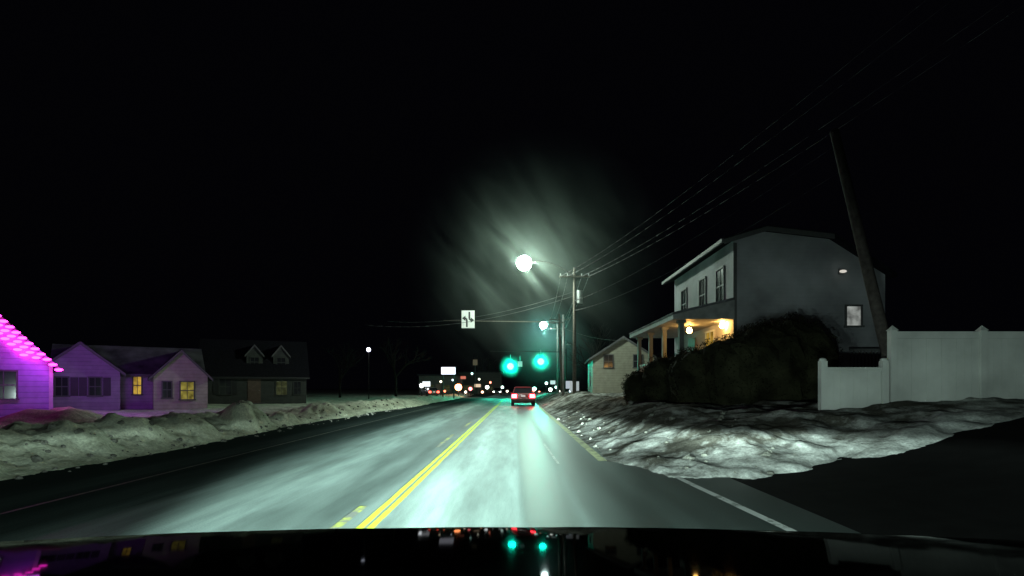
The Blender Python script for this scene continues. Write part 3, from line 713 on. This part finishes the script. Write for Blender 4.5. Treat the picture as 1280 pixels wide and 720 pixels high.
e_hl=E('oncoming_headlight_glow',(.95,1.,.95),25)
e_off=M('unlit_tail_light',(.12,.01,.01),.3,.1,4,0)
car((P(622,118),118,0),m_blue,'dark car with lit headlights coming down the road',math.pi,e_off,e_hl)
car((P(547,92),88,0),m_blue,'dark car with red tail lights parked at the shops',.5,E('dim_tail_glow',(1,.08,.05),8))
car((P(663,128),128,0),m_blue,'dark car with red tail lights beyond the junction',0,E('far_tail_glow',(1,.08,.05),30))

# ------------------------------------------------------------ dashcam car front
T=thing('car','glossy black car hood reflecting the street lights','car',(0,0,0))
NX=60
prof=[(.25,0),(.35,0),(.45,0),(.55,0),(.65,0),(.75,0),(.85,0),(.93,0),(.975,0),(1.0,.002),(1.04,.006),(1.08,.016),(1.11,.037),(1.14,.08),(1.16,.15),(1.17,.30)]
def hoodmesh(pf):
    vs=[];fs=[]
    for (y,dz) in pf:
        for i in range(NX+1):
            u=-1+2*i/NX; x=u*1.08
            z=1.268-.112*y-dz-.026*abs(u)**2*(y/1.05)-.03*(y-.7)**2
            z+=.0016*noise.noise(Vector((x*8,y*9,3)))
            yy_=y-(.08*abs(u)**2.5 if y>.6 else 0)*((y-.6)/.6 if y>.6 else 0)
            vs.append((x,yy_,z))
    for j in range(len(pf)-1):
        for i in range(NX): k=j*(NX+1)+i; fs.append((k,k+1,k+NX+2,k+NX+1))
    return MB().add(vs,fs)
obj('hood',hoodmesh(prof[:9]),m_hood,T,smooth=True)
obj('hood_edge',hoodmesh(prof[8:]),m_matte,T,smooth=True)  # front roll made matte black to suppress its grazing reflection
obj('bumper',MB().box(-.95,.95,.9,1.14,.35,.62),m_blk,T,bevel=.05)
obj('grille',MB().box(-.45,.45,1.0,1.15,.64,.83),m_blk,T,bevel=.02)
for s in(-1,1):
    obj('headlight',MB().box(min(s*.5,s*.88),max(s*.5,s*.88),.98,1.155,.65,.80),E('headlight_lens',(.9,1,1),3),T,bevel=.03)
    obj('fender',MB().box(min(s*.98,s*1.05),max(s*.98,s*1.05),-.2,.9,.4,1.05),m_matte,T,bevel=.02)

# ------------------------------------------------------------ headlight beams : low-beam distribution as a function of direction
def beam(loc,P0,kmain,kstray,col):
    l=bpy.data.lights.new('headlight_beam','SPOT'); l.energy=P0; l.spot_size=math.radians(170); l.spot_blend=.4; l.color=col; l.shadow_soft_size=.05
    l.use_nodes=True; nt=l.node_tree; N=nt.nodes; L=nt.links
    em=[n for n in N if n.type=='EMISSION'][0]
    g=N.new('ShaderNodeNewGeometry'); sx=N.new('ShaderNodeSeparateXYZ'); L.new(g.outputs['Incoming'],sx.inputs[0])
    def mt(op,a,b=None):
        n=N.new('ShaderNodeMath'); n.operation=op
        for i,v in enumerate((a,b)):
            if v is None: continue
            if isinstance(v,(int,float)): n.inputs[i].default_value=v
            else: L.new(v,n.inputs[i])
        return n.outputs[0]
    def mr(v,a,b,c,d_):
        n=N.new('ShaderNodeMapRange'); n.interpolation_type='SMOOTHSTEP'; n.inputs[1].default_value=a;n.inputs[2].default_value=b;n.inputs[3].default_value=c;n.inputs[4].default_value=d_
        L.new(v,n.inputs[0]); return n.outputs[0]
    x,y,z=sx.outputs
    az=mt('DIVIDE',x,y)
    azl=mt('SUBTRACT',az,mt('MULTIPLY',mt('ADD',z,.1),3.5))
    core=mt('POWER',mt('ADD',mt('ABSOLUTE',z),.015),-3.0)
    core=mt('MULTIPLY',core,kmain)
    core=mt('MULTIPLY',core,mr(z,-.034,-.014,1.,.0))
    core=mt('MULTIPLY',core,mr(azl,-.62,-.28,.004,1.))
    core=mt('MULTIPLY',core,mr(az,-.02,.18,1.,.045))
    core=mt('MULTIPLY',core,mr(az,.36,.75,1.,.12))
    stray=mr(z,.08,.40,kstray,kstray*.02)
    stray=mt('MULTIPLY',stray,mr(z,-.12,.06,.6,1.))
    stray=mt('MULTIPLY',stray,mr(az,-.4,.6,.62,1.22))
    L.new(mt('ADD',core,stray),em.inputs[1])
    o=bpy.data.objects.new('headlight_beam',l); COL.objects.link(o); o.location=loc; o.rotation_euler=(math.radians(88),0,0)
for s in(-1,1): beam((s*.7,1.22,.74),1000,.044,.9,(.74,1.,.92))
# added one-sided violet fills standing in for string-light spill on neighbour and snow
def wash(loc,target,p,col,sx_,sy_):
    l=bpy.data.lights.new('violet_fill','AREA'); l.energy=p; l.color=col; l.shape='RECTANGLE'; l.size=sx_; l.size_y=sy_
    o=bpy.data.objects.new('violet_fill',l); COL.objects.link(o); o.location=loc
    o.rotation_euler=(Vector(target)-Vector(loc)).to_track_quat('-Z','Y').to_euler()
wash((-19.4,23.6,3.3),(-22.3,30.5,1.0),95,(.48,.07,1.),1.6,.5)
wash((-18.4,24.2,3.2),(-17.6,32.5,1.5),22,(.6,.2,1.),1.,.4)
wash((-19.0,22.6,3.0),(-16.6,20.2,.3),16,(.7,.12,.9),.8,.4)
# added haze volumes imitating lens glare around the lamps (local density falloff)
def glare_haze(c,r,dens,lab,wisp=True,col=(.80,1,.90),p=1.6):
    m,nt,out=newmat('glare_volume'); N=nt.nodes;L=nt.links
    v=N.new('ShaderNodeVolumeScatter'); v.inputs['Color'].default_value=list(col)+[1]
    tc=N.new('ShaderNodeTexCoord'); ln=N.new('ShaderNodeVectorMath'); ln.operation='LENGTH'; L.new(tc.outputs['Object'],ln.inputs[0])
    mr=N.new('ShaderNodeMapRange'); mr.inputs[1].default_value=0; mr.inputs[2].default_value=r; mr.inputs[3].default_value=1; mr.inputs[4].default_value=0; L.new(ln.outputs['Value'],mr.inputs[0])
    pw=N.new('ShaderNodeMath'); pw.operation='POWER'; pw.inputs[1].default_value=p; L.new(mr.outputs[0],pw.inputs[0])
    mu=N.new('ShaderNodeMath'); mu.operation='MULTIPLY'; mu.inputs[1].default_value=dens; L.new(pw.outputs[0],mu.inputs[0])
    o_=mu.outputs[0]
    if wisp:
        def layer(ang,scl,lo,hi,a_,b_,w_,dist):
            rot=N.new('ShaderNodeMapping'); rot.inputs['Rotation'].default_value=(0,ang,0); L.new(tc.outputs['Object'],rot.inputs[0])
            mp=N.new('ShaderNodeMapping'); mp.inputs['Scale'].default_value=scl; mp.inputs['Location'].default_value=(w_,w_*2,0); L.new(rot.outputs[0],mp.inputs[0])
            n=N.new('ShaderNodeTexNoise'); n.inputs['Scale'].default_value=.6; n.inputs['Detail'].default_value=4; n.inputs['Distortion'].default_value=dist; L.new(mp.outputs[0],n.inputs[0])
            r2=N.new('ShaderNodeMapRange'); r2.inputs[1].default_value=lo; r2.inputs[2].default_value=hi; r2.inputs[3].default_value=a_; r2.inputs[4].default_value=b_; L.new(n.outputs[0],r2.inputs[0]); return r2.outputs[0]
        o2=layer(-.85,(.22,.25,.9),.38,.68,.25,2.0,3.,1.1)
        m3=N.new('ShaderNodeMath'); m3.operation='MULTIPLY'; L.new(o_,m3.inputs[0]); L.new(o2,m3.inputs[1]); o_=m3.outputs[0]
    L.new(o_,v.inputs['Density']); L.new(v.outputs[0],out.inputs['Volume'])
    o=obj('glare_haze',MB().ball((0,0,0),r,r,r,24,14),m,None,smooth=True,kind='stuff',label=lab); o.location=c
glare_haze((P(655,40)+1.2,40,9.6),10.,.015,'added thin haze imitating glare around the street lamp',p=1.8)
glare_haze((P(638,73.7),73.2,H(458,73.7)),1.7,.34,'added haze imitating glare around a green signal',False,(.5,1,.9),1.8)
glare_haze((P(676,73.7),73.2,H(452,73.7)),1.7,.34,'added haze imitating glare around a green signal',False,(.5,1,.9),1.8)
glare_haze((P(684,80),79,H(432,80)),7.5,.030,'added teal haze imitating glow around the junction lamps',False,(.45,1,.9),1.6)

# ------------------------------------------------------------ world + added night fill
w=bpy.data.worlds.new('World'); scene.world=w; w.use_nodes=True
nt=w.node_tree; bg=nt.nodes['Background']
sky=nt.nodes.new('ShaderNodeTexSky'); sky.sky_type='NISHITA'; sky.sun_disc=False; sky.sun_elevation=math.radians(-4); sky.sun_rotation=math.radians(200)
mx=nt.nodes.new('ShaderNodeMix'); mx.data_type='RGBA'; mx.inputs[0].default_value=.9; mx.inputs[7].default_value=(.02,.02,.035,1)
nt.links.new(sky.outputs[0],mx.inputs[6]); nt.links.new(mx.outputs[2],bg.inputs[0]); bg.inputs[1].default_value=.04
l=bpy.data.lights.new('night_fill','SUN'); l.energy=.006; l.angle=math.radians(3); l.color=(.8,.88,1)  # weak added fill to lift the dark silhouettes
o=bpy.data.objects.new('night_fill',l); COL.objects.link(o); o.rotation_euler=(math.radians(50),0,math.radians(20))

# ------------------------------------------------------------ camera
cam=bpy.data.cameras.new('Camera'); co=bpy.data.objects.new('Camera',cam); COL.objects.link(co)
co.location=(0,0,1.4); co.rotation_euler=(math.pi/2,0,0)
cam.sensor_width=36; cam.lens=700/1280*36; cam.shift_y=125/1280; cam.shift_x=-5/1280; cam.clip_start=.05; cam.clip_end=3000
scene.camera=co
